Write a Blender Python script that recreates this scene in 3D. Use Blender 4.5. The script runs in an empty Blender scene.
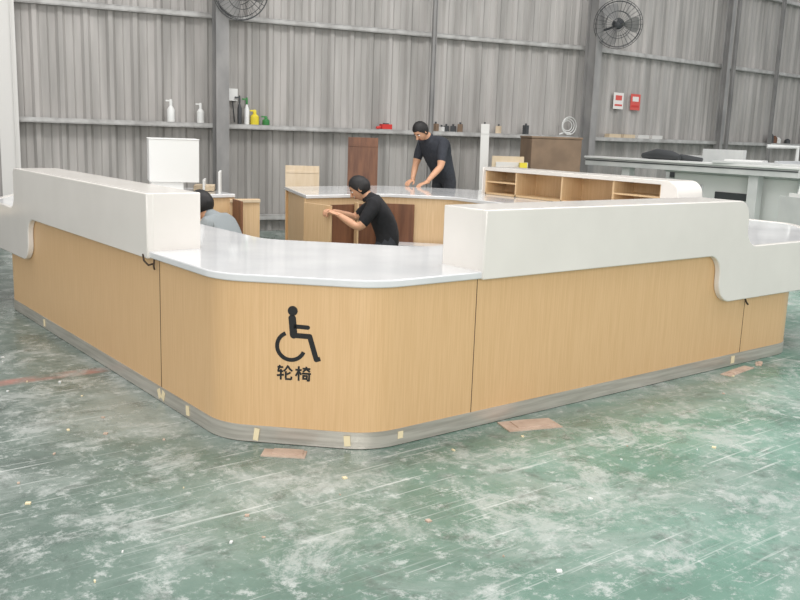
import bpy, bmesh, math, random
from mathutils import Vector, Matrix
random.seed(4)
sc=bpy.context.scene
try: sc.view_settings.view_transform='Standard'
except Exception: pass

# ---------------------------------------------------------------- materials
def lin(c):
    r=[]
    for v in c:
        v/=255.0
        r.append(v/12.92 if v<=0.04045 else ((v+0.055)/1.055)**2.4)
    return (*r,1)
def mat(name,col,rough=.5,metal=0.,var=0.,scale=(8,8,8),col2=None,bump=0.,spec=.5,detail=4):
    m=bpy.data.materials.new(name); m.use_nodes=True
    nt=m.node_tree; N=nt.nodes; L=nt.links
    b=N['Principled BSDF']; b.inputs['Roughness'].default_value=rough
    b.inputs['Metallic'].default_value=metal
    b.inputs['Specular IOR Level'].default_value=spec
    b.inputs['Base Color'].default_value=lin(col)
    if col2 is not None or bump:
        tc=N.new('ShaderNodeTexCoord'); mp=N.new('ShaderNodeMapping'); mp.inputs['Scale'].default_value=scale
        nz=N.new('ShaderNodeTexNoise'); nz.inputs['Scale'].default_value=1; nz.inputs['Detail'].default_value=detail
        L.new(tc.outputs['Object'],mp.inputs['Vector']); L.new(mp.outputs['Vector'],nz.inputs['Vector'])
        if col2 is not None:
            cr=N.new('ShaderNodeValToRGB'); cr.color_ramp.elements[0].position=.35; cr.color_ramp.elements[1].position=.65
            cr.color_ramp.elements[0].color=lin(col); cr.color_ramp.elements[1].color=lin(col2)
            L.new(nz.outputs['Fac'],cr.inputs['Fac']); L.new(cr.outputs['Color'],b.inputs['Base Color'])
        if bump:
            bp=N.new('ShaderNodeBump'); bp.inputs['Strength'].default_value=bump; bp.inputs['Distance'].default_value=.005
            L.new(nz.outputs['Fac'],bp.inputs['Height']); L.new(bp.outputs['Normal'],b.inputs['Normal'])
    return m
M={}
M['wood']=mat('oak_veneer',(209,171,124),.4,col2=(217,180,134),scale=(190,190,4),bump=.02,detail=2)
M['wood_in']=mat('oak_inner',(204,172,130),.5,col2=(216,186,146),scale=(120,120,3))
M['white']=mat('white_solid_surface',(221,216,209),.16,col2=(226,221,214),scale=(3,3,3),spec=.6)
M['top']=mat('white_countertop',(208,209,210),.07,col2=(220,220,220),scale=(2.5,2.5,2.5),spec=.8)
M['steel']=mat('brushed_steel',(178,172,162),.3,.45,col2=(204,198,188),scale=(3,3,60))
M['dark']=mat('dark_gap',(60,45,32),.8)
M['black']=mat('black_vinyl',(12,12,13),.45)
M['tape']=mat('masking_tape',(232,216,178),.7)
M['wall']=mat('corrugated_steel',(152,149,145),.5,.1,col2=(182,178,174),scale=(5,5,.5),spec=.35)
M['girt']=mat('painted_girt',(190,189,186),.5,col2=(160,158,155),scale=(6,6,6))
M['col']=mat('steel_column',(128,127,126),.5,col2=(150,148,146),scale=(4,4,2))
M['postw']=mat('pale_post',(212,210,206),.6)
M['paper']=mat('paper_white',(232,228,224),.7)
M['red']=mat('red_paint',(200,52,46),.5)
M['pink']=mat('red_notice',(214,92,84),.7)
M['yellow']=mat('yellow_plastic',(226,206,60),.4)
M['green']=mat('green_plastic',(60,130,70),.4)
M['plast']=mat('white_plastic',(226,226,223),.4)
M['card']=mat('cardboard',(122,102,84),.8,col2=(136,114,94),scale=(5,5,5))
M['walnut']=mat('walnut_board',(98,62,42),.5,col2=(124,82,56),scale=(20,20,2))
M['tan']=mat('tan_board',(212,194,168),.6,col2=(204,184,154),scale=(20,20,2))
M['grey']=mat('machine_grey',(206,207,204),.4,col2=(190,192,190),scale=(3,3,3))
M['dgrey']=mat('machine_dark',(66,68,70),.5)
M['alu']=mat('aluminium',(205,207,208),.4,.5)
M['skin']=mat('skin',(205,156,124),.55)
M['hair']=mat('hair_black',(16,14,14),.6,col2=(28,24,23),scale=(80,80,20))
M['shirtb']=mat('shirt_black',(18,18,21),.85,col2=(26,26,30),scale=(30,30,30))
M['shirtn']=mat('shirt_charcoal',(44,47,54),.85,col2=(54,57,64),scale=(30,30,30))
M['shirtw']=mat('shirt_pale',(140,146,148),.85)
M['pants']=mat('trousers_dark',(44,46,52),.85,col2=(54,56,62),scale=(30,30,30))
M['shoe']=mat('shoe',(40,38,38),.6)
M['lip']=mat('lip',(160,92,80),.5)
M['eyew']=mat('eye_white',(225,222,218),.3)
M['ply']=mat('plywood_scrap',(184,160,142),.7,col2=(202,180,162),scale=(12,12,12))

# ---------------------------------------------------------------- mesh builder
class MB:
    def __init__(s): s.v=[];s.f=[];s.m=[];s.mats=[];s.T=Matrix.Identity(4)
    def mi(s,k):
        if k not in s.mats: s.mats.append(k)
        return s.mats.index(k)
    def add(s,vs,fs,k):
        o=len(s.v); s.v+=[tuple(s.T@Vector(p)) for p in vs]; i=s.mi(k)
        for f in fs: s.f.append([o+a for a in f]); s.m.append(i)
    def box(s,c,d,k,rz=0,M4=None):
        x,y,z=[a/2 for a in d]
        vs=[Vector(p) for p in ((-x,-y,-z),(x,-y,-z),(x,y,-z),(-x,y,-z),(-x,-y,z),(x,-y,z),(x,y,z),(-x,y,z))]
        R=M4 if M4 is not None else Matrix.Rotation(rz,4,'Z')
        vs=[R@p+Vector(c) for p in vs]
        s.add(vs,[(3,2,1,0),(4,5,6,7),(0,1,5,4),(1,2,6,5),(2,3,7,6),(3,0,4,7)],k)
    def tube(s,pts,rad,k,n=10,cap=True):
        pts=[Vector(p) for p in pts]
        if not hasattr(rad,'__len__'): rad=[rad]*len(pts)
        vs=[];fs=[];prev=None
        for i,p in enumerate(pts):
            t=(pts[min(i+1,len(pts)-1)]-pts[max(i-1,0)])
            t=t.normalized() if t.length>1e-9 else Vector((0,0,1))
            if prev is None:
                a=Vector((0,0,1)) if abs(t.z)<.9 else Vector((1,0,0)); u=t.cross(a).normalized()
            else:
                u=(prev-t*prev.dot(t)).normalized()
            prev=u; w=t.cross(u)
            for j in range(n):
                an=2*math.pi*j/n; vs.append(p+(u*math.cos(an)+w*math.sin(an))*rad[i])
        for i in range(len(pts)-1):
            for j in range(n):
                a=i*n+j;b=i*n+(j+1)%n; fs.append((a,b,b+n,a+n))
        if cap:
            fs.append(tuple(reversed(range(n)))); fs.append(tuple(range((len(pts)-1)*n,len(pts)*n)))
        s.add(vs,fs,k)
    def ell(s,c,r,k,R=None,n=16,m=10,fn=None):
        R=R or Matrix.Identity(4); vs=[];fs=[]
        for i in range(m+1):
            ph=math.pi*i/m
            for j in range(n):
                th=2*math.pi*j/n
                p=Vector((math.sin(ph)*math.cos(th)*r[0],math.sin(ph)*math.sin(th)*r[1],math.cos(ph)*r[2]))
                if fn: p=fn(p)
                vs.append(R@p+Vector(c))
        for i in range(m):
            for j in range(n):
                a=i*n+j;b=i*n+(j+1)%n; fs.append((a,a+n,b+n,b))
        s.add(vs,fs,k)
    def prism(s,poly,fn0,fn1,k):
        n=len(poly); vs=[fn0(p) for p in poly]+[fn1(p) for p in poly]
        fs=[tuple(reversed(range(n))),tuple(range(n,2*n))]
        for i in range(n):
            j=(i+1)%n; fs.append((i,j,j+n,i+n))
        s.add(vs,fs,k)
    def slab(s,poly,z0,z1,k): s.prism(poly,lambda p:(p[0],p[1],z0),lambda p:(p[0],p[1],z1),k)
    def ribbon(s,path,z0,z1,inn,out,k):
        a=offs(path,out); b=offs(path,-inn)
        s.slab(a+b[::-1],z0,z1,k)
    def done(s,name,parent=None,bevel=0,smooth=True,loc=None):
        me=bpy.data.meshes.new(name); me.from_pydata(s.v,[],s.f)
        for k in s.mats: me.materials.append(M[k])
        for p,i in zip(me.polygons,s.m): p.material_index=i
        bm=bmesh.new(); bm.from_mesh(me); bmesh.ops.remove_doubles(bm,verts=bm.verts,dist=1e-6)
        bmesh.ops.recalc_face_normals(bm,faces=bm.faces)
        bm.to_mesh(me); bm.free()
        if smooth:
            me.shade_smooth()
            try: me.set_sharp_from_angle(angle=math.radians(35))
            except Exception: pass
        o=bpy.data.objects.new(name,me); sc.collection.objects.link(o)
        if bevel:
            bv=o.modifiers.new('bevel','BEVEL'); bv.width=bevel; bv.segments=2; bv.limit_method='ANGLE'; bv.angle_limit=math.radians(50)
        if parent: o.parent=parent
        return o
def offs(path,d):
    P=[Vector(p) for p in path]; out=[]
    for i,p in enumerate(P):
        ns=[]
        if i>0: t=(P[i]-P[i-1]).normalized(); ns.append(Vector((t.y,-t.x)))
        if i<len(P)-1: t=(P[i+1]-P[i]).normalized(); ns.append(Vector((t.y,-t.x)))
        n=sum(ns,Vector((0,0))).normalized(); c=n.dot(ns[0])
        out.append(tuple(p+n*d/max(c,.3)))
    return out
def fillet(pts,r,seg=10):
    out=[tuple(pts[0][:2])]
    for i in range(1,len(pts)-1):
        a,b,c=[Vector(pts[j][:2]) for j in (i-1,i,i+1)]
        rr=pts[i][2] if len(pts[i])>2 else r
        u=(a-b).normalized(); w=(c-b).normalized(); ang=u.angle(w)
        t=rr/math.tan(ang/2); t=min(t,(a-b).length*.49,(c-b).length*.49); rr=t*math.tan(ang/2)
        ce=b+(u+w).normalized()*(rr/math.sin(ang/2)); s0=b+u*t; s1=b+w*t
        v0=s0-ce; v1=s1-ce; tot=v0.angle(v1); sg=1 if v0.x*v1.y-v0.y*v1.x>0 else -1
        for q in range(seg+1):
            an=sg*tot*q/seg; out.append((ce.x+v0.x*math.cos(an)-v0.y*math.sin(an),ce.y+v0.x*math.sin(an)+v0.y*math.cos(an)))
    out.append(tuple(pts[-1][:2])); return out
def empty(name):
    e=bpy.data.objects.new(name,None); sc.collection.objects.link(e); return e

# ---------------------------------------------------------------- floor
def floor_mat():
    m=bpy.data.materials.new('worn_green_epoxy'); m.use_nodes=True
    nt=m.node_tree;N=nt.nodes;L=nt.links;b=N['Principled BSDF']
    geo=N.new('ShaderNodeNewGeometry')
    def noise(scale,detail=6,sc3=(1,1,1),rot=0,rough=.6,dist=0,off=0):
        mp=N.new('ShaderNodeMapping'); mp.inputs['Scale'].default_value=sc3; mp.inputs['Rotation'].default_value=(0,0,rot); mp.inputs['Location'].default_value=(off,off*.7,0)
        L.new(geo.outputs['Position'],mp.inputs['Vector'])
        n=N.new('ShaderNodeTexNoise'); n.inputs['Scale'].default_value=scale; n.inputs['Detail'].default_value=detail
        n.inputs['Roughness'].default_value=rough; n.inputs['Distortion'].default_value=dist
        L.new(mp.outputs['Vector'],n.inputs['Vector']); return n.outputs['Fac']
    def ramp(src,stops):
        r=N.new('ShaderNodeValToRGB'); e=r.color_ramp.elements
        while len(e)<len(stops): e.new(.5)
        for x,(p,c) in zip(e,stops): x.position=p; x.color=c
        L.new(src,r.inputs['Fac']); return r.outputs['Color']
    def mix(f,a,c):
        x=N.new('ShaderNodeMix'); x.data_type='RGBA'
        if isinstance(f,float): x.inputs[0].default_value=f
        else: L.new(f,x.inputs[0])
        L.new(a,x.inputs[6]) if not isinstance(a,tuple) else setattr(x.inputs[6],'default_value',a)
        L.new(c,x.inputs[7]) if not isinstance(c,tuple) else setattr(x.inputs[7],'default_value',c)
        return x.outputs[2]
    def mul(a,c):
        x=N.new('ShaderNodeMath');x.operation='MULTIPLY';L.new(a,x.inputs[0]);L.new(c,x.inputs[1]) if not isinstance(c,float) else setattr(x.inputs[1],'default_value',c);return x.outputs[0]
    bw=lambda v:(v,v,v,1)
    base=ramp(noise(.8,10,rough=.7),[(.34,lin((82,95,89))),(.5,lin((101,116,108))),(.66,lin((126,138,131)))])
    sx=N.new('ShaderNodeSeparateXYZ'); L.new(geo.outputs['Position'],sx.inputs[0])
    ma=N.new('ShaderNodeMath'); ma.operation='SUBTRACT'; L.new(sx.outputs['X'],ma.inputs[0]); L.new(sx.outputs['Y'],ma.inputs[1])
    mr=N.new('ShaderNodeMapRange'); mr.inputs[1].default_value=-2.8; mr.inputs[2].default_value=1.2; L.new(ma.outputs[0],mr.inputs[0])
    g=ramp(noise(1.2,9,rough=.65),[(.34,lin((84,118,103))),(.5,lin((100,137,121))),(.66,lin((124,156,142)))])
    c=mix(mr.outputs[0],base,g)
    pale=ramp(noise(.75,12,rough=.75,dist=.8),[(.47,bw(0)),(.62,bw(.6))])
    c=mix(pale,c,lin((160,169,163)))
    pale2=ramp(noise(2.6,12,rough=.82,dist=.4,off=7),[(.51,bw(0)),(.59,bw(.65))])
    c=mix(pale2,c,lin((182,187,183)))
    fl=ramp(noise(11,8,rough=.8),[(.54,bw(0)),(.62,bw(.65))])
    c=mix(fl,c,lin((194,199,195)))
    dk=ramp(noise(6,10,rough=.8,dist=.3,off=3),[(.52,bw(0)),(.64,bw(.6))])
    c=mix(dk,c,lin((76,88,82)))
    for rot,s3,o in ((.5,(2,50,1),0),(-.9,(2,60,1),3),(1.9,(1.5,44,1),5),(1.2,(.9,40,1),9),(0.05,(1,60,1),2)):
        s=ramp(noise(1,3,s3,rot,.5,off=o),[(.65,bw(0)),(.71,bw(.6))])
        s=mul(s,ramp(noise(.8,3,off=o+2),[(.42,bw(0)),(.58,bw(1))]))
        c=mix(s,c,lin((210,214,210)))
    def rng(src,lo,hi,soft):
        a=N.new('ShaderNodeMapRange'); a.interpolation_type='SMOOTHSTEP'; a.inputs[1].default_value=lo-soft;a.inputs[2].default_value=lo+soft
        L.new(src,a.inputs[0]); d=N.new('ShaderNodeMapRange'); d.interpolation_type='SMOOTHSTEP'; d.inputs[1].default_value=hi-soft;d.inputs[2].default_value=hi+soft;d.inputs[3].default_value=1;d.inputs[4].default_value=0
        L.new(src,d.inputs[0]); return mul(a.outputs[0],d.outputs[0])
    rx=rng(sx.outputs['X'],-2,1.8,.05); ry=rng(sx.outputs['Y'],5.05,5.16,.03)
    m2=mul(mul(rx,ry),ramp(noise(5,6),[(.38,bw(.1)),(.6,bw(.8))]))
    c=mix(m2,c,lin((176,118,106)))
    L.new(c,b.inputs['Base Color'])
    rr=N.new('ShaderNodeMapRange'); rr.inputs[1].default_value=.3; rr.inputs[2].default_value=.7; rr.inputs[3].default_value=.14; rr.inputs[4].default_value=.5
    L.new(noise(2.0,8,rough=.7),rr.inputs[0]); L.new(rr.outputs[0],b.inputs['Roughness'])
    bp=N.new('ShaderNodeBump'); bp.inputs['Strength'].default_value=.15; bp.inputs['Distance'].default_value=.01
    L.new(noise(6,6),bp.inputs['Height']); L.new(bp.outputs['Normal'],b.inputs['Normal'])
    return m
M['floor']=floor_mat()
b=MB(); b.add([(-12,-8,0),(26,-8,0),(26,15,0),(-12,15,0)],[(0,1,2,3)],'floor'); b.done('floor',smooth=False)

# ---------------------------------------------------------------- walls
WA=Vector((3.04,11.77)); WB=Vector((11.48,9.85)); WC=Vector((18.44,10.03))
d1=(WB-WA).normalized(); n1=Vector((d1.y,-d1.x))
d2=(WC-WB).normalized(); n2=Vector((d2.y,-d2.x))
def corrug(name,P0,d,n,s0,s1,H=6.2):
    b=MB(); per=.30; prof=[(0,0),(.035,.035),(.085,.035),(.12,0),(.205,0),(.215,.008),(.225,0)]
    s=s0; pts=[]
    while s<s1:
        for a,h in prof: pts.append((min(s+a,s1),h))
        s+=per
    pts.append((s1,0))
    vs=[];fs=[]
    for a,h in pts:
        q=P0+d*a+n*(h-.06); vs+=[(q.x,q.y,0),(q.x,q.y,H)]
    for i in range(len(pts)-1): fs.append((2*i,2*i+2,2*i+3,2*i+1))
    b.add(vs,fs,'wall'); return b.done(name,smooth=False)
corrug('wall_back',WA,d1,n1,-9,8.655)
corrug('wall_back_right',WB,d2,n2,0,13)
def along(P0,d,n,s,off=0): q=P0+d*s+n*off; return q.x,q.y
def rail(name,P0,d,n,s0,s1,z,dep,h):
    b=MB(); q=P0+d*((s0+s1)/2)+n*(dep/2-.02)
    a=math.atan2(d.y,d.x)
    b.box((q.x,q.y,z+h/2),(s1-s0,dep,.012),'girt',a); b.box((q.x+n.x*(dep/2-.006),q.y+n.y*(dep/2-.006),z),(s1-s0,.012,h),'girt',a)
    b.box((q.x,q.y,z-h/2),(s1-s0,dep,.012),'girt',a)
    return b.done(name,smooth=False)
k=0
for (P0,d,n,s0,s1) in ((WA,d1,n1,-9,8.6),(WB,d2,n2,.05,13)):
    for z,dep,h in ((.2,.08,.06),(1.44,.16,.05),(2.86,.08,.055),(4.26,.08,.055)):
        k+=1; rail('trim_%d'%k,P0,d,n,s0,s1,z,dep,h)
def column(name,P0,d,n,s,w,dep,off,kk='col'):
    b=MB(); a=math.atan2(d.y,d.x); x,y=along(P0,d,n,s,off)
    b.box((x,y,3.1),(.02,dep,6.2),kk,a)
    for sg in (1,-1):
        b.box((x+n.x*sg*dep/2,y+n.y*sg*dep/2,3.1),(w,.016,6.2),kk,a)
    b.box((x,y,.012),(w+.1,dep+.1,.024),kk,a)
    return b.done(name,smooth=False)
column('steel_column',WA,d1,n1,2.60,.17,.2,.24)
column('steel_column',WB,d2,n2,-.15,.15,.2,.22)
column('steel_column',WB,d2,n2,3.8,.09,.1,.17,)
column('steel_column',WB,d2,n2,7.45,.2,.2,.2)
def post(s,P0,d,n,w,kk='col',off=.2):
    b=MB(); a=math.atan2(d.y,d.x); x,y=along(P0,d,n,s,off); 
    b.box((x,y,3.1),(w,.05,6.2),kk,a); b.box((x+d.x*w*.3,y+d.y*w*.3,3.1),(.01,.09,6.2),kk,a); b.done('steel_post',smooth=False)
post(5.75,WA,d1,n1,.06); post(4.0,WB,d2,n2,.05); post(5.6,WB,d2,n2,.05)
post(.02,WA,d1,n1,.22,'postw')

# ---------------------------------------------------------------- reception desk
H,LT,LB,BB,SZ=1.10,.80,.765,.77,.457
desk=empty('reception_desk')
X0,Y0=1.8325,3.13; XR,YB=7.2,8.65
OUT=fillet([(4.1,YB),(2.9,YB),(X0,7.18),(X0,3.64),(2.34,Y0),(5.99,Y0),(XR,4.36),(XR,7.9),(6.45,YB),(5.15,YB)],.3)
TO=.03
TOPO=fillet([(4.1,YB+TO),(2.45,YB+TO),(X0-TO,7.6),(X0-TO,3.63),(2.33,Y0-TO),(6.45,Y0-TO),(XR+TO,3.88),(XR+TO,7.92),(6.47,YB+TO),(5.15,YB+TO)],.32)
INN=fillet([(4.1,7.85),(3.1,7.85),(2.6,7.1),(2.6,4.62),(3.25,3.95),(5.5,3.95),(6.2,4.7),(6.2,7.05),(5.7,7.55),(4.72,7.55)],.25)
b=MB(); b.ribbon(OUT,.08,LB,.02,0,'wood'); b.done('wood_front',desk)
b=MB(); b.ribbon(INN,.08,LB,0,.02,'wood_in'); b.done('wood_inner',desk)
b=MB()
b.prism([(4.74,7.57),(4.76,7.56),(5.19,YB-.03),(5.17,YB-.02)],lambda p:(p[0],p[1],.06),lambda p:(p[0],p[1],LB-.003),'wood_in')
b.box((4.08,(7.87+YB-.02)/2,.4),(.02,YB-.02-7.87,.72),'wood_in')
poly=offs(OUT,-.03)+offs(INN,.03)[::-1]
b.slab(poly,.08,.1,'wood_in')
b.done('carcass_panels',desk)
b=MB(); b.ribbon(OUT,.003,.082,.02,.004,'steel'); b.ribbon(OUT,0,.003,.02,.001,'dark'); b.done('steel_kick_plate',desk)
b=MB()
b.box((X0,4.33,.42),(.003,.004,.68),'dark')
for u in (2.95,5.38): b.box((u,Y0,.42),(.003,.003,.68),'dark')
b.done('panel_seams',desk,smooth=False)
b=MB(); b.slab(TOPO+[p for p in offs(INN,-.02)[::-1]],LB,LT,'top'); b.done('countertop',desk,.006)
def arc(cx,cz,r,a0,a1,n=8):
    return [(cx+r*math.cos(math.radians(a0+(a1-a0)*i/n)),cz+r*math.sin(math.radians(a0+(a1-a0)*i/n))) for i in range(n+1)]
def hprof(s0,sS,sE,sEnd,r1=.12,r2=.12):
    top=[(s0,H)]+arc(sE,H-r1,r1,90,0)+arc(sE+r1+r2,LT+.005+r2,r2,180,270)
    block=[(s0,LT-.02)]+top+[(sE+r1+r2,LT-.02)]
    panel=[(s0,BB-.008)]+top+[(sEnd,LT+.005),(sEnd,SZ)]+arc(sS+.26,SZ+.14,.14,270,180)+arc(sS,BB-.008-.12,.12,0,90)
    return block,panel
blk,pan=hprof(2.95,4.87,5.14,6.35)
b=MB()
b.prism(blk,lambda p:(p[0],Y0-.01,p[1]),lambda p:(p[0],Y0+.27,p[1]),'white')
b.prism(pan,lambda p:(p[0],Y0-.042,p[1]),lambda p:(p[0],Y0-.001,p[1]),'white')
b.done('raised_counter_right_front',desk,.006)
blk,pan=hprof(4.39,6.41,6.80,7.5,.05,.10)
b=MB()
b.prism(blk,lambda p:(X0-.01,p[0],p[1]),lambda p:(X0+.26,p[0],p[1]),'white')
b.prism(pan,lambda p:(X0-.042,p[0],p[1]),lambda p:(X0-.001,p[0],p[1]),'white')
b.done('raised_counter_left_front',desk,.006)
b=MB()
b.ribbon(fillet([(6.34,Y0-.001),(6.45,Y0-.001),(XR,3.88),(XR,4.7)],.2),SZ,LT+.005,0,.041,'white')
b.ribbon(fillet([(3.2,YB),(2.45,YB),(X0-.001,7.6),(X0-.001,7.49)],.2),SZ,LT+.005,0,.041,'white')
b.done('white_apron',desk,.004)
b=MB(); cx0,cx1=6.86,XR; y0,y1=4.93,7.25
prof=[(y0-.19,LT)]+arc(y0-.06,H-.13,.13,180,90)+[(y1,H),(y1,H-.04),(y0,H-.04),(y0,LT)]
b.prism(prof,lambda p:(cx0,p[0],p[1]),lambda p:(cx1+.04,p[0],p[1]),'white')
b.box((cx1+.02,(y0+y1)/2,.78),(.04,y1-y0,.64),'white')
b.box(((cx0+cx1)/2,y1+.01,.93),(cx1-cx0+.04,.02,.33),'white')
b.done('raised_counter_shell',desk,.005)
b=MB()
b.box((cx1-.01,(y0+y1)/2,(LT+H-.04)/2),(.018,y1-y0-.01,H-LT-.05),'wood_in')
b.box(((cx0+cx1)/2+.01,(y0+y1)/2,LT+.012),(cx1-cx0-.02,y1-y0-.01,.02),'wood_in')
for yy in (y0+.01,y0+.55,y0+1.2,y0+1.85,y1-.01): b.box(((cx0+cx1)/2+.01,yy,(LT+H-.04)/2),(cx1-cx0-.02,.02,H-LT-.045),'wood_in')
for a,c in ((y0+1.85,y1),(y0,y0+.55)): b.box(((cx0+cx1)/2+.01,(a+c)/2,.94),(cx1-cx0-.03,c-a-.02,.016),'wood_in')
b.done('cubby_shelves',desk,.001)
b=MB(); 
pth=fillet([(6.17,5.2),(6.17,7.03),(5.68,7.52),(5.6,7.52)],.25)
b.ribbon(pth,.27,.30,.28,-.005,'top'); b.done('inner_low_shelf',desk,.003)
b=MB(); b.box((4.73,7.33,.42),(.02,.42,.62),'wood_in',.1)
b.ribbon(fillet([(5.92,7.30),(5.7,7.52),(5.0,7.52)],.2),.12,.70,.015,-.001,'walnut')
b.box((5.3,7.48,.42),(.02,.06,.6),'wood_in'); b.box((5.62,7.44,.38),(.02,.12,.5),'walnut')
b.done('cabinet_doors',desk,.002)
b=MB()
def tape_at(i_u,i_v,dx,dy,w,z=.042,h=.05,tilt=0.):
    a=math.atan2(dy,dx); b.box((i_u,i_v,z),(w,.002,h),'tape',M4=Matrix.Rotation(a,4,'Z')@Matrix.Rotation(tilt,4,'Y'))
for v,t_ in ((6.35,.1),(4.35,.5),(4.30,-.4),(4.0,.1)): tape_at(X0-.006,v,0,1,.035,tilt=t_)
tape_at(1.945,3.51,1,-1,.025,h=.06,tilt=.15); tape_at(2.25,3.205,1,-1,.03,tilt=-.1)
tape_at(2.50,Y0-.006,1,0,.03,z=.05,h=.035); tape_at(5.3,Y0-.006,1,0,.04)
b.done('tape_patches',desk,smooth=False)
b=MB()
b.tube([(X0-.044,4.44,.78),(X0-.048,4.42,.75),(X0-.04,4.38,.73),(X0-.03,4.35,.74)],.005,'dark',8)
b.tube([(X0-.02,4.35,.765),(X0-.026,4.345,.73),(X0-.02,4.35,.71)],.005,'dark',8)
b.tube([(5.33,Y0-.03,.455),(5.34,Y0-.036,.43),(5.37,Y0-.03,.415)],.006,'dark',8)
b.done('cable_ends',desk)

# wheelchair sign on the chamfer face
cmx,cmy=2.082,3.378
e=1/math.sqrt(2)
S=X0+3.64; t=(S-(cmx+cmy))/2; cmx+=t; cmy+=t
def sg(px,py,d=0.003):
    a=px*.0046; 
    return (cmx+a*e-(d)*e, cmy-a*e-(d)*e, .51-py*.0046)
b=MB()
def stroke(pts,w,d=.003):
    P=[Vector(p) for p in pts]
    L_=offs([tuple(p) for p in P],w/2); R_=offs([tuple(p) for p in P],-w/2)
    poly=L_+R_[::-1]
    b.prism(poly,lambda p:sg(p[0],p[1],.0005),lambda p:sg(p[0],p[1],d),'black')
def disc(c,r):
    poly=[(c[0]+r*math.cos(a*math.pi/12),c[1]+r*math.sin(a*math.pi/12)) for a in range(24)]
    b.prism(poly,lambda p:sg(p[0],p[1],.0005),lambda p:sg(p[0],p[1],.0031),'black')
disc((-5.5,-28),5)
stroke([(-6,-21.5),(-4.3,-3.5)],7.5); disc((-6,-20.5),3.75); disc((-4.3,-3.8),3.75)
stroke([(-4.5,-12.5),(10,-12)],4.2); disc((10,-12),2.1)
stroke([(-4,-3.3),(12,-3)],5.2); disc((12,-3),2.6); stroke([(12,-3),(19,20)],5.2); disc((19,20),2.6); stroke([(18.5,20.5),(23,19)],4.4)
wh=[(-7+14*math.cos(math.radians(a)),8+14*math.sin(math.radians(a))) for a in range(22,256,9)]
stroke(wh,4.0)
b.done('wheelchair_symbol',desk,smooth=False)
b=MB(); w_=1.85
lun=[[(0.6,2),(6.2,2)],[(3,0),(1.1,6.2)],[(0.7,6.2),(6.4,6.2)],[(3.9,4),(3.9,15)],[(0,10.8),(7,9.7)],
 [(10.9,0),(9,3.5),(6.9,6)],[(10.8,.4),(12.5,3.2),(15.2,5.6)],[(13.5,7),(9,9.6)],[(8.8,6),(8.8,13.1)],[(8.2,14),(14,14)],[(14.2,14.4),(14.4,11.2)]]
yi=[[(0,3.8),(6.1,3.8)],[(3.2,0),(3.2,15)],[(3,4.6),(.4,10.2)],[(3.6,5.4),(5.8,8.6)],[(7,2.2),(14.6,2.2)],[(10.8,0),(10.2,3),(7.3,5.5)],[(11,2.8),(14.2,5.3)],
 [(6.4,7.2),(15.2,7.2)],[(7.7,9),(7.7,13.6)],[(11.2,9),(11.2,12.8)],[(7,9.6),(12,9.6)],[(7.7,12.6),(12,12.6)],[(13.5,7.2),(13.5,14.8)],[(13.6,14.2),(11.2,14.2)]]
for ox,g in ((-21,lun),(-2,yi)):
    for i_,s_ in enumerate(g): stroke([(ox+p[0]*1.04,28+p[1]) for p in s_],w_,.003+.00004*i_)
b.done('sign_text',desk,smooth=False)

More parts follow.
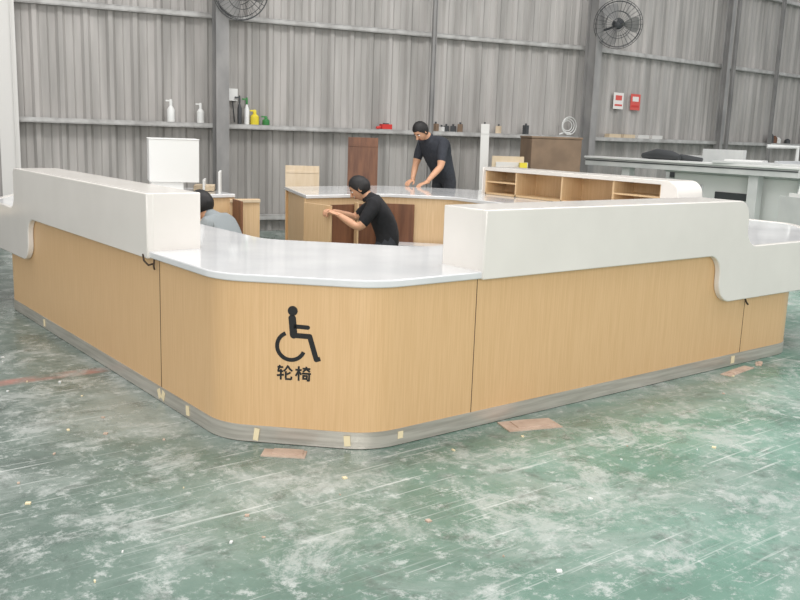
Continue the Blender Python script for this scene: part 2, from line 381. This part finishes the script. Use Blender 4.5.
# ---------------------------------------------------------------- people
def human(name,origin,F,J,shirt,pants,headpitch=.5,headyaw=0.,grip=False,bulk=1.):
    F=Vector((F[0],F[1],0)).normalized(); Lf=Vector((-F.y,F.x,0)); O=Vector((origin[0],origin[1],0))
    W=lambda p:O+F*p[0]+Lf*p[1]+Vector((0,0,p[2]))
    nodes={};rad={}
    def nd(k,p,r): nodes[k]=W(p);rad[k]=r
    B=bulk
    nd('pel',J['pel'],(.14*B,.14*B)); nd('sp',J['sp'],(.135*B,.135*B)); nd('ch',J['ch'],(.155*B,.155*B)); nd('nb',J['nb'],(.09,.09)); nd('nt',J['nt'],(.052,.052)); nd('hd',J['hd'],(.05,.05))
    E=[('pel','sp','shirt'),('sp','ch','shirt'),('ch','nb','shirt'),('nb','nt','skin'),('nt','hd','skin')]
    for s_,sn in ((1,'L'),(-1,'R')):
        g=lambda k:J.get(k+sn) or (J[k][0],J[k][1]*s_,J[k][2])
        sh,el,wr=g('sh'),g('el'),g('wr')
        sl=tuple(a+(b_-a)*.72 for a,b_ in zip(sh,el)); fm=tuple(a+(b_-a)*.35 for a,b_ in zip(el,wr))
        nd('sh'+sn,sh,(.076,.076)); nd('sl'+sn,sl,(.06,.06)); nd('el'+sn,el,(.043,.043)); nd('fm'+sn,fm,(.043,.043)); nd('wr'+sn,wr,(.027,.027))
        E+=[('ch','sh'+sn,'shirt'),('sh'+sn,'sl'+sn,'shirt'),('sl'+sn,'el'+sn,'skin'),('el'+sn,'fm'+sn,'skin'),('fm'+sn,'wr'+sn,'skin')]
        hp,kn,an,to_=g('hp'),g('kn'),g('an'),g('to')
        nd('hp'+sn,hp,(.1,.1)); nd('kn'+sn,kn,(.065,.065)); cf=tuple(a+(b_-a)*.3 for a,b_ in zip(kn,an)); nd('cf'+sn,cf,(.062,.062)); nd('an'+sn,an,(.045,.045)); nd('to'+sn,to_,(.04,.035))
        E+=[('pel','hp'+sn,'pants'),('hp'+sn,'kn'+sn,'pants'),('kn'+sn,'cf'+sn,'pants'),('cf'+sn,'an'+sn,'pants'),('an'+sn,'to'+sn,'shoe')]
    keys=list(nodes); idx={k_:i for i,k_ in enumerate(keys)}
    me=bpy.data.meshes.new('tmp'); me.from_pydata([nodes[k_] for k_ in keys],[(idx[a],idx[c]) for a,c,_ in E],[])
    ob=bpy.data.objects.new('tmp',me); sc.collection.objects.link(ob)
    ob.modifiers.new('s','SKIN'); 
    if not me.skin_vertices:
        bmm=bmesh.new(); bmm.from_mesh(me); bmm.verts.layers.skin.verify(); bmm.to_mesh(me); bmm.free()
    for k_,sv in zip(keys,me.skin_vertices[0].data): sv.radius=rad[k_]; sv.use_root=(k_=='pel')
    sb=ob.modifiers.new('sub','SUBSURF'); sb.levels=2; sb.render_levels=2
    bpy.context.view_layer.update(); dg=bpy.context.evaluated_depsgraph_get()
    ev=bpy.data.meshes.new_from_object(ob.evaluated_get(dg))
    b=MB(); km={'shirt':shirt,'pants':pants,'skin':'skin','shoe':'shoe'}
    groups={}
    for p in ev.polygons:
        c=p.center; best=None
        for a,d,tg in E:
            A,B_=nodes[a],nodes[d]; ab=B_-A; t=max(0,min(1,(c-A).dot(ab)/max(ab.length_squared,1e-9)))
            r=rad[a][0]*(1-t)+rad[d][0]*t; q=(c-(A+ab*t)).length/r
            if best is None or q<best[0]: best=(q,tg)
        groups.setdefault(best[1],[]).append(tuple(p.vertices))
    vs=[tuple(v.co) for v in ev.vertices]
    o=len(b.v); b.v+=vs
    for tg,fs in groups.items():
        i=b.mi(km[tg])
        for f in fs: b.f.append([o+a for a in f]); b.m.append(i)
    bpy.data.objects.remove(ob)
    R=Matrix((( F.x,Lf.x,0,0),(F.y,Lf.y,0,0),(0,0,1,0),(0,0,0,1)))@Matrix.Rotation(headyaw,4,'Z')@Matrix.Rotation(headpitch,4,'Y')
    hc=nodes['hd']+R.to_3x3()@Vector((.012,0,.03))
    b.T=Matrix.Translation(hc)@R
    def hf(p):
        p=p.copy()
        if p.z<0:
            k_=-p.z/.118; p.y*=1-.38*k_**1.5; p.x=p.x*(1-.22*k_)+.012*k_
        if p.x>.06: p.x=.06+(p.x-.06)*.8
        if p.x>.05 and abs(p.y)>.015 and 0<p.z<.03: p.x-=.006
        return p
    b.ell((0,0,0),(.098,.077,.118),'skin',n=28,m=20,fn=hf)
    b.tube([(.080,0,.022),(.092,0,.0),(.106,0,-.022),(.088,0,-.034)],[.008,.011,.016,.009],'skin',8)
    for s_ in (1,-1):
        b.ell((.074,.030*s_,.008),(.011,.014,.009),'eyew',n=10,m=8); b.ell((.083,.030*s_,.008),(.004,.006,.006),'hair',n=8,m=6)
        b.tube([(.082,.016*s_,.028),(.084,.032*s_,.032),(.074,.048*s_,.027)],[.003,.0045,.002],'hair',6)
        b.ell((-.004,.078*s_,-.002),(.019,.008,.031),'skin',n=10,m=8)
    b.ell((.083,0,-.058),(.007,.024,.007),'lip',n=10,m=6)
    b.tube([(-.03,0,-.14),(-.012,0,-.06)],[.056,.058],'skin',14)
    n,m_=28,16; vs=[];fs=[]
    for i in range(m_+1):
        for j in range(n):
            th=2*math.pi*j/n; front=math.cos(th)
            pm=math.radians(58 if front>.75 else (58+(0.75-front)*75 if front>0.1 else 118)); ph=pm*i/m_
            rj=1+.012*math.sin(j*5.3+i*2.1)
            p=hf(Vector((math.sin(ph)*math.cos(th)*.109,math.sin(ph)*math.sin(th)*.087,math.cos(ph)*.130)))*rj
            vs.append(p+Vector((-.006,0,.0)))
    for i in range(m_):
        for j in range(n): fs.append((i*n+j,(i+1)*n+j,(i+1)*n+(j+1)%n,i*n+(j+1)%n))
    b.add(vs,fs,'hair'); b.T=Matrix.Identity(4)
    for s_,sn in ((1,'L'),(-1,'R')):
        wr=nodes['wr'+sn]; el=nodes['el'+sn]; dr=(wr-el).normalized()
        if grip: dr=(dr+F*.5).normalized()
        else: dr=(dr+F*.9+Vector((0,0,.25))).normalized()
        pn=Vector((0,0,-1)); pn=(pn-dr*pn.dot(dr)).normalized()
        sd=dr.cross(pn)*s_
        inner=(-Lf*s_); sd=sd if sd.dot(inner)>0 else -sd
        Rm=Matrix((( dr.x,sd.x,-pn.x,0),(dr.y,sd.y,-pn.y,0),(dr.z,sd.z,-pn.z,0),(0,0,0,1)))
        b.T=Matrix.Translation(wr)@Rm
        b.tube([(-.03,0,0),(.0,0,0),(.03,0,0)],[.026,.024,.02],'skin',10)
        b.ell((.048,0,0),(.052,.041,.015),'skin',n=14,m=10)
        curl=.75 if grip else .28
        for yy,ln in ((.028,.072),(.010,.080),(-.009,.075),(-.027,.058)):
            p=Vector((.085,yy,0)); pts=[Vector((.06,yy*.9,0)),p]; a=0
            for q in (.45,.32,.23):
                a+=curl; p=p+Vector((math.cos(a)*ln*q,0,-math.sin(a)*ln*q)); pts.append(p.copy())
            b.tube(pts,[.010,.0095,.0088,.008,.0065],'skin',8)
        b.tube([(.018,.022,-.002),(.045,.048,-.010),(.068,.056,-.022),(.086,.050,-.032)],[.014,.0125,.0105,.008],'skin',8)
        b.T=Matrix.Identity(4)
    return b.done(name,smooth=True)
stand=dict(pel=(-.02,0,.95),sp=(.06,0,1.08),ch=(.17,0,1.24),nb=(.27,0,1.365),nt=(.34,0,1.42),hd=(.39,0,1.45),
 sh=(.215,.19,1.33),elL=(.29,.24,1.05),elR=(.27,-.23,1.06),wrL=(.48,.20,.86),wrR=(.42,-.12,.87),hp=(-.02,.095,.88),kn=(.02,.11,.49),an=(-.04,.12,.09),to=(.12,.13,.045))
human('worker_standing',(7.37,8.53),(-.97,-.06),stand,'shirtn','pants',headpitch=.85,bulk=1.16)
kneel=dict(pel=(-.16,0,.40),sp=(-.12,0,.53),ch=(-.03,0,.68),nb=(.04,0,.80),nt=(.09,0,.85),hd=(.12,0,.885),
 sh=(-.005,.185,.765),elL=(.13,.25,.55),wrL=(.33,.16,.66),elR=(.20,-.22,.60),wrR=(.38,-.05,.67),hp=(-.15,.10,.36),kn=(.14,.14,.09),an=(-.28,.14,.09),to=(-.38,.14,.045))
human('worker_kneeling',(5.07,6.86),(-.785,.62),kneel,'shirtb','pants',headpitch=.6,grip=True,bulk=1.12)
k2={k:(v if k in('an','to','kn') else (v[0],v[1],v[2]-.11)) for k,v in kneel.items()}
human('worker_seated',(3.34,6.70),(-.6,.8),k2,'shirtw','pants',headpitch=.4,grip=True)

# ---------------------------------------------------------------- things on/around the desk
b=MB(); b.box((3.62,8.2,1.105),(.46,.44,.40),'plast',-.35); b.box((3.62,8.2,1.308),(.47,.45,.008),'plast',-.35)
b.box((3.55,8.2,.852),(.30,.36,.104),'plast',-.35); b.done('white_cabinet_box',bevel=.006)
b=MB(); b.box((4.02,8.0,.905),(.02,.34,.21),'plast',-.5); b.box((3.96,8.22,.86),(.02,.3,.12),'plast',-.5); b.box((4.0,8.3,.83),(.2,.3,.05),'tan',-.5); b.done('white_panel_offcut',bevel=.002)
b=MB(); b.box((4.14,7.72,.39),(.30,.02,.74),'wood_in',-.2); b.box((4.14,7.71,.74),(.30,.03,.03),'tan',-.2); b.box((4.0,7.6,.39),(.02,.3,.74),'walnut',-.2); b.done('cabinet_door_leaning',bevel=.002)
def lean(name,c,w,h,t,yaw,tilt,k):
    b=MB(); R=Matrix.Rotation(yaw,4,'Z')@Matrix.Rotation(tilt,4,'X')
    cz=h/2*math.cos(tilt)+abs(t/2*math.sin(tilt)); b.box((c[0],c[1],cz),(w,t,h),k,M4=R)
    b.box(tuple(Vector((c[0],c[1],cz))+R@Vector((0,-t/2-.002,h*.42))),(w*.96,.006,.03),k,M4=R)
    return b.done(name,bevel=.002)
lean('leaning_board',(5.88,9.47),.42,1.00,.02,-.5,-.15,'tan')
lean('leaning_board',(6.99,9.75),.40,1.36,.03,-.6,-.12,'walnut')
lean('leaning_board',(8.78,9.3),.12,1.60,.03,-.6,-.1,'postw')
b=MB(); b.box((9.78,8.98,.71),(.74,.55,1.42),'card',-.5); b.box((9.78,8.98,1.435),(.76,.57,.03),'card',-.5); b.box((9.78,8.98,.75),(.745,.555,.02),'dark',-.5); b.done('cardboard_box',bevel=.006)
b=MB()
for i,(c,kk) in enumerate((((8.95,9.0),'tan'),((8.98,8.95),'postw'),((9.0,8.9),'wood_in'))):
    b.box((c[0],c[1],.58-.04*i),(.45,.03,1.16-.08*i),kk,-.6)
b.box((9.05,8.8,1.02),(.1,.1,.12),'yellow',-.6); b.box((9.05,8.8,.48),(.25,.14,.96),'card',-.6)
b.done('panel_offcuts')
def scrap(c,w,d,rz,z=.006):
    b=MB(); poly=[(-w/2,-d/2),(w/2,-d/2*.9),(w/2*.95,d/2),(0,d/2*1.05),(-w/2*1.02,d/2*.92)]
    R=Matrix.Rotation(rz,3,'Z'); P=[tuple((R@Vector((p[0],p[1],0)))[:2]) for p in poly]; P=[(p[0]+c[0],p[1]+c[1]) for p in P]
    b.slab(P,.0,.006,'ply'); b.slab([((p[0]-c[0])*.7+c[0]+.02,(p[1]-c[1])*.7+c[1]) for p in P],.006,.011,'ply'); b.done('plywood_scrap')
scrap((3.24,2.99),.30,.15,-.35); scrap((1.98,3.31),.20,.09,-.75); scrap((5.2,3.02),.34,.07,.1); scrap((5.5,3.05),.10,.04,.5)
b=MB()
for i in range(70):
    x=random.uniform(.6,7); y=random.uniform(1.4,3.0) if random.random()<.6 else random.uniform(3,6)
    if x>1.7 and y>3.0: x=random.uniform(-.5,1.6)
    w=random.uniform(.005,.02); b.box((x,y,.003),(w,w*random.uniform(.3,1),.006),random.choice(['tape','ply','plast']),random.uniform(0,3))
b.done('floor_debris',smooth=False)

# ---------------------------------------------------------------- shelf items
def bottle(s,P0,d,n,h,r,k,cap='plast',name='spray_bottle'):
    x,y=along(P0,d,n,s,.07); z=1.472; b=MB()
    b.tube([(x,y,z),(x,y,z+h*.04),(x,y,z+h*.55),(x,y,z+h*.68),(x,y,z+h*.74)],[r*.95,r,r,r*.5,r*.35],k,14)
    b.tube([(x,y,z+h*.74),(x,y,z+h*.9),(x,y,z+h)],[r*.42,r*.42,r*.3],cap,10)
    b.box((x-d.x*.03,y-d.y*.03,z+h*.93),(.07,.02,.02),cap,math.atan2(d.y,d.x)); b.done(name)
bottle(1.98,WA,d1,n1,.29,.05,'plast'); bottle(2.37,WA,d1,n1,.26,.05,'plast')
bottle(3.0,WA,d1,n1,.36,.035,'plast','green'); bottle(3.11,WA,d1,n1,.20,.06,'yellow','yellow',name='plastic_jug'); bottle(3.27,WA,d1,n1,.12,.05,'green','green',name='plastic_jug')
bottle(2.9,WA,d1,n1,.38,.03,'dgrey','dgrey')
x,y=along(WA,d1,n1,2.82,-.0); b=MB(); b.box((x,y,1.86),(.12,.1,.16),'plast',math.atan2(d1.y,d1.x)); b.tube([(x,y,1.78),(x+.01,y-.02,1.6),(x+.03,y,1.5)],.008,'dgrey',6); b.done('electrical_box')
x,y=along(WA,d1,n1,5.08,.07); b=MB(); b.box((x,y,1.51),(.16,.1,.07),'red',-.2); b.tube([(x-.09,y,1.50),(x-.16,y+.01,1.49)],.02,'red',8); b.box((x,y,1.55),(.08,.05,.02),'dgrey',-.2); b.done('hand_tool')
b=MB()
for i,s in enumerate((5.9,6.0,6.08,6.2,6.32,6.75,7.0,7.5)):
    x,y=along(WA,d1,n1,s,.07); h=random.uniform(.06,.14); b.box((x,y,1.472+h/2),(.07,.07,h),random.choice(['tan','dgrey','card','plast']),random.random()); b.tube([(x,y,1.472+h),(x,y,1.50+h)],.015,'dgrey',8)
b.done('shelf_clutter')
b=MB(); x,y=along(WA,d1,n1,8.3,.08)
for q in range(3):
    pts=[(x+(.17-.03*q)*math.cos(a*.35),y+.02*q-.02,1.63+(.14-.03*q)*math.sin(a*.35)) for a in range(19)]
    b.tube(pts,.008,'plast',6)
b.tube([(x-.2,y,1.49),(x-.1,y,1.52),(x+.1,y,1.5)],.012,'plast',6); b.done('cable_coil')
b=MB()
for s,k_,h in ((5.9,'dgrey',.2),(6.05,'walnut',.15),(6.2,'plast',.12),(6.6,'dgrey',.1)):
    x,y=along(WB,d2,n2,s,.07); b.tube([(x,y,1.472),(x,y,1.472+h*.7),(x,y,1.472+h)],[.06,.06,.02],k_,10)
for s in (.7,1.1,1.5,1.9): 
    x,y=along(WB,d2,n2,s,.07); b.box((x,y,1.50),(.3,.1,.06),'tan' if s<1.2 else 'postw',.0)
b.done('shelf_clutter')
for s,k_ in ((.86,'paper'),(1.33,'pink')):
    x,y=along(WB,d2,n2,s,.0); b=MB(); b.box((x,y-.01,2.08),(.27,.004,.27),k_,math.atan2(d2.y,d2.x))
    b.box((x,y-.014,2.13),(.17,.003,.08),'pink' if k_=='paper' else 'paper',math.atan2(d2.y,d2.x))
    b.box((x,y-.014,2.01),(.2,.003,.03),'pink' if k_=='paper' else 'red',math.atan2(d2.y,d2.x)); b.done('wall_notice',smooth=False)

# ---------------------------------------------------------------- wall fans
def fan(c,r,face,mount):
    root=empty('wall_fan'); F=Vector(face).normalized(); q=F.to_track_quat('Z','Y').to_matrix().to_4x4()
    b=MB(); b.T=Matrix.Translation(Vector(c))@q
    for rr,z in ((r,0),(r*.92,.06),(r*.55,.085),(r*.25,.09),(r*.92,-.06),(r*.5,-.09)):
        b.tube([(rr*math.cos(a*math.pi/20),rr*math.sin(a*math.pi/20),z) for a in range(41)],.005,'dgrey',5,cap=False)
    for i in range(30):
        a=i*math.pi/15; ca,sa=math.cos(a),math.sin(a)
        b.tube([(r*.12*ca,r*.12*sa,.09),(r*.55*ca,r*.55*sa,.085),(r*.92*ca,r*.92*sa,.06),(r*ca,r*sa,0),(r*.92*ca,r*.92*sa,-.06),(r*.5*ca,r*.5*sa,-.09)],.002,'dgrey',4)
    b.done('cage',root)
    b=MB(); b.T=Matrix.Translation(Vector(c))@q
    b.tube([(0,0,-.26),(0,0,-.24),(0,0,-.1),(0,0,-.08)],[.04,.08,.09,.05],'dgrey',16); b.tube([(0,0,-.09),(0,0,.05),(0,0,.06)],[.05,.05,.02],'dgrey',14)
    b.done('motor',root)
    b=MB(); b.T=Matrix.Translation(Vector(c))@q
    for i in range(3):
        a0=i*2*math.pi/3; vs=[];fs=[]
        for j in range(7):
            rr=r*(.12+.74*j/6); wd=.28+.34*math.sin(j/6*2.6)
            for k_ in range(5):
                a=a0+wd*(k_/4-.5)*1.6; vs.append((rr*math.cos(a),rr*math.sin(a),.035*(k_/4-.5)*2))
        for j in range(6):
            for k_ in range(4): i0=j*5+k_; fs.append((i0,i0+1,i0+6,i0+5))
        b.add(vs,fs,'col')
    b.done('blades',root)
    b=MB(); b.tube([Vector(c)-F*.2,Vector(c)-F*.28+Vector((0,0,-.05)),Vector(mount)],.02,'dgrey',8); b.done('bracket',root)
fan((11.46,9.28,3.2),.37,(-.75,-.62,-.2),(11.40,9.62,3.1))
fan((5.66,10.65,3.13),.36,(-.2,-1,-.35),(5.60,10.98,3.05))

# ---------------------------------------------------------------- panel saw on the right
saw=empty('sliding_table_saw')
b=MB()
b.prism([(11.55,0),(12.6,0),(12.6,1.0),(11.3,1.0),(11.3,.5)],lambda p:(p[0],6.0,p[1]),lambda p:(p[0],7.9,p[1]),'plast')
b.box((11.29,6.9,.72),(.02,.6,.10),'dgrey'); b.box((11.29,7.5,.75),(.02,.2,.2),'alu'); b.done('body',saw,.01)
b=MB(); b.box((12.0,6.9,1.03),(1.6,2.2,.05),'grey'); b.box((12.0,6.9,1.058),(.01,1.2,.004),'dgrey'); b.done('table',saw,.004)
b=MB(); b.box((11.12,7.6,1.16),(.30,3.5,.03),'plast'); b.box((11.12,7.6,1.09),(.24,3.5,.11),'grey'); b.box((10.995,7.6,1.115),(.012,3.48,.015),'dgrey')
b.box((11.12,6.5,.52),(.14,.14,1.04),'grey'); b.box((11.12,8.6,.52),(.14,.14,1.04),'grey'); b.done('sliding_beam',saw,.004)
b=MB(); b.prism([(10.92,.40),(11.10,.36),(11.38,1.14),(11.12,1.14)],lambda p:(p[0],5.80,p[1]),lambda p:(p[0],5.86,p[1]),'plast')
b.box((11.5,6.25,1.21),(.9,.05,.06),'alu',.1); b.box((11.5,6.9,1.19),(.35,.5,.07),'plast',.3); b.box((11.9,7.5,1.2),(.14,.6,.3),'grey',.2)
b.box((11.25,6.5,1.19),(.5,1.2,.03),'grey',.12)
b.box((12.1,8.2,.62),(.5,.5,1.24),'grey',.1); b.box((11.84,8.2,1.0),(.02,.3,.2),'dgrey',.1)
b.tube([(12.3,6.6,1.0),(12.3,6.6,1.42),(12.0,6.9,1.42)],.03,'grey',8); b.done('fence',saw,.004)
b=MB(); b.tube([(11.1,7.7,1.22),(11.12,7.85,1.24),(11.1,8.1,1.25),(11.12,8.35,1.22)],[.04,.07,.08,.04],'dgrey',12); b.tube([(11.2,7.4,1.2),(11.2,7.75,1.22)],[.03,.05],'dgrey',10); b.done('plastic_roll',saw)
b=MB(); b.box((9.6,5.0,.47),(.5,.02,.9),'plast',1.2); b.box((9.62,5.12,.46),(.5,.02,.84),'grey',1.2); b.box((9.6,5.05,.02),(.6,.4,.04),'dgrey',1.2); b.done('white_panel_stack')
b=MB()
for c,d,k_ in (((1.2,9.6,.25),(.8,.5,.5),'dgrey'),((1.9,9.9,.4),(.5,.4,.8),'walnut'),((.6,9.2,.12),(.6,.4,.24),'card'),((1.3,9.6,.53),(.5,.35,.06),'tan')):
    b.box(c,d,k_,.3)
b.done('scrap_pile',bevel=.01)

# ---------------------------------------------------------------- lights
w=bpy.data.worlds.new('World'); sc.world=w; w.use_nodes=True
bg=w.node_tree.nodes['Background']; bg.inputs[0].default_value=(.98,.98,1,1); bg.inputs[1].default_value=.76
def area(name,loc,target,size,sy,power,col=(1,1,1)):
    l=bpy.data.lights.new(name,'AREA'); l.shape='RECTANGLE'; l.size=size; l.size_y=sy; l.energy=power; l.color=col
    o=bpy.data.objects.new(name,l); sc.collection.objects.link(o); o.location=loc
    o.rotation_euler=(Vector(target)-Vector(loc)).to_track_quat('-Z','Y').to_euler(); return o
area('roof_light',(4.5,5.0,7.5),(4.5,5.0,0),8,2,420,(1,.99,.97))
area('roof_light',(10,2.0,7.5),(9.5,3,0),8,2,320,(1,.99,.97))
area('roof_light',(0,7.5,7.5),(1,7,0),5,3,120,(1,.99,.97))
area('doorway_light',(-3,-4.5,3.5),(3.5,4.5,.5),7,4,580,(1,.98,.95))

# ---------------------------------------------------------------- camera
cam=bpy.data.cameras.new('camera'); co=bpy.data.objects.new('camera',cam); sc.collection.objects.link(co); sc.camera=co
p,r,th=.1881,.0349,.6687
F=Vector((math.sin(th)*math.cos(p),math.cos(th)*math.cos(p),-math.sin(p))); R0=Vector((math.cos(th),-math.sin(th),0)); U0=R0.cross(F)
Rr=R0*math.cos(r)+U0*math.sin(r); Ur=-R0*math.sin(r)+U0*math.cos(r)
co.matrix_world=Matrix(((Rr.x,Ur.x,-F.x,0),(Rr.y,Ur.y,-F.y,0),(Rr.z,Ur.z,-F.z,1.4585),(0,0,0,1)))
cam.sensor_width=36; cam.lens=888.6/800*36; cam.clip_end=200
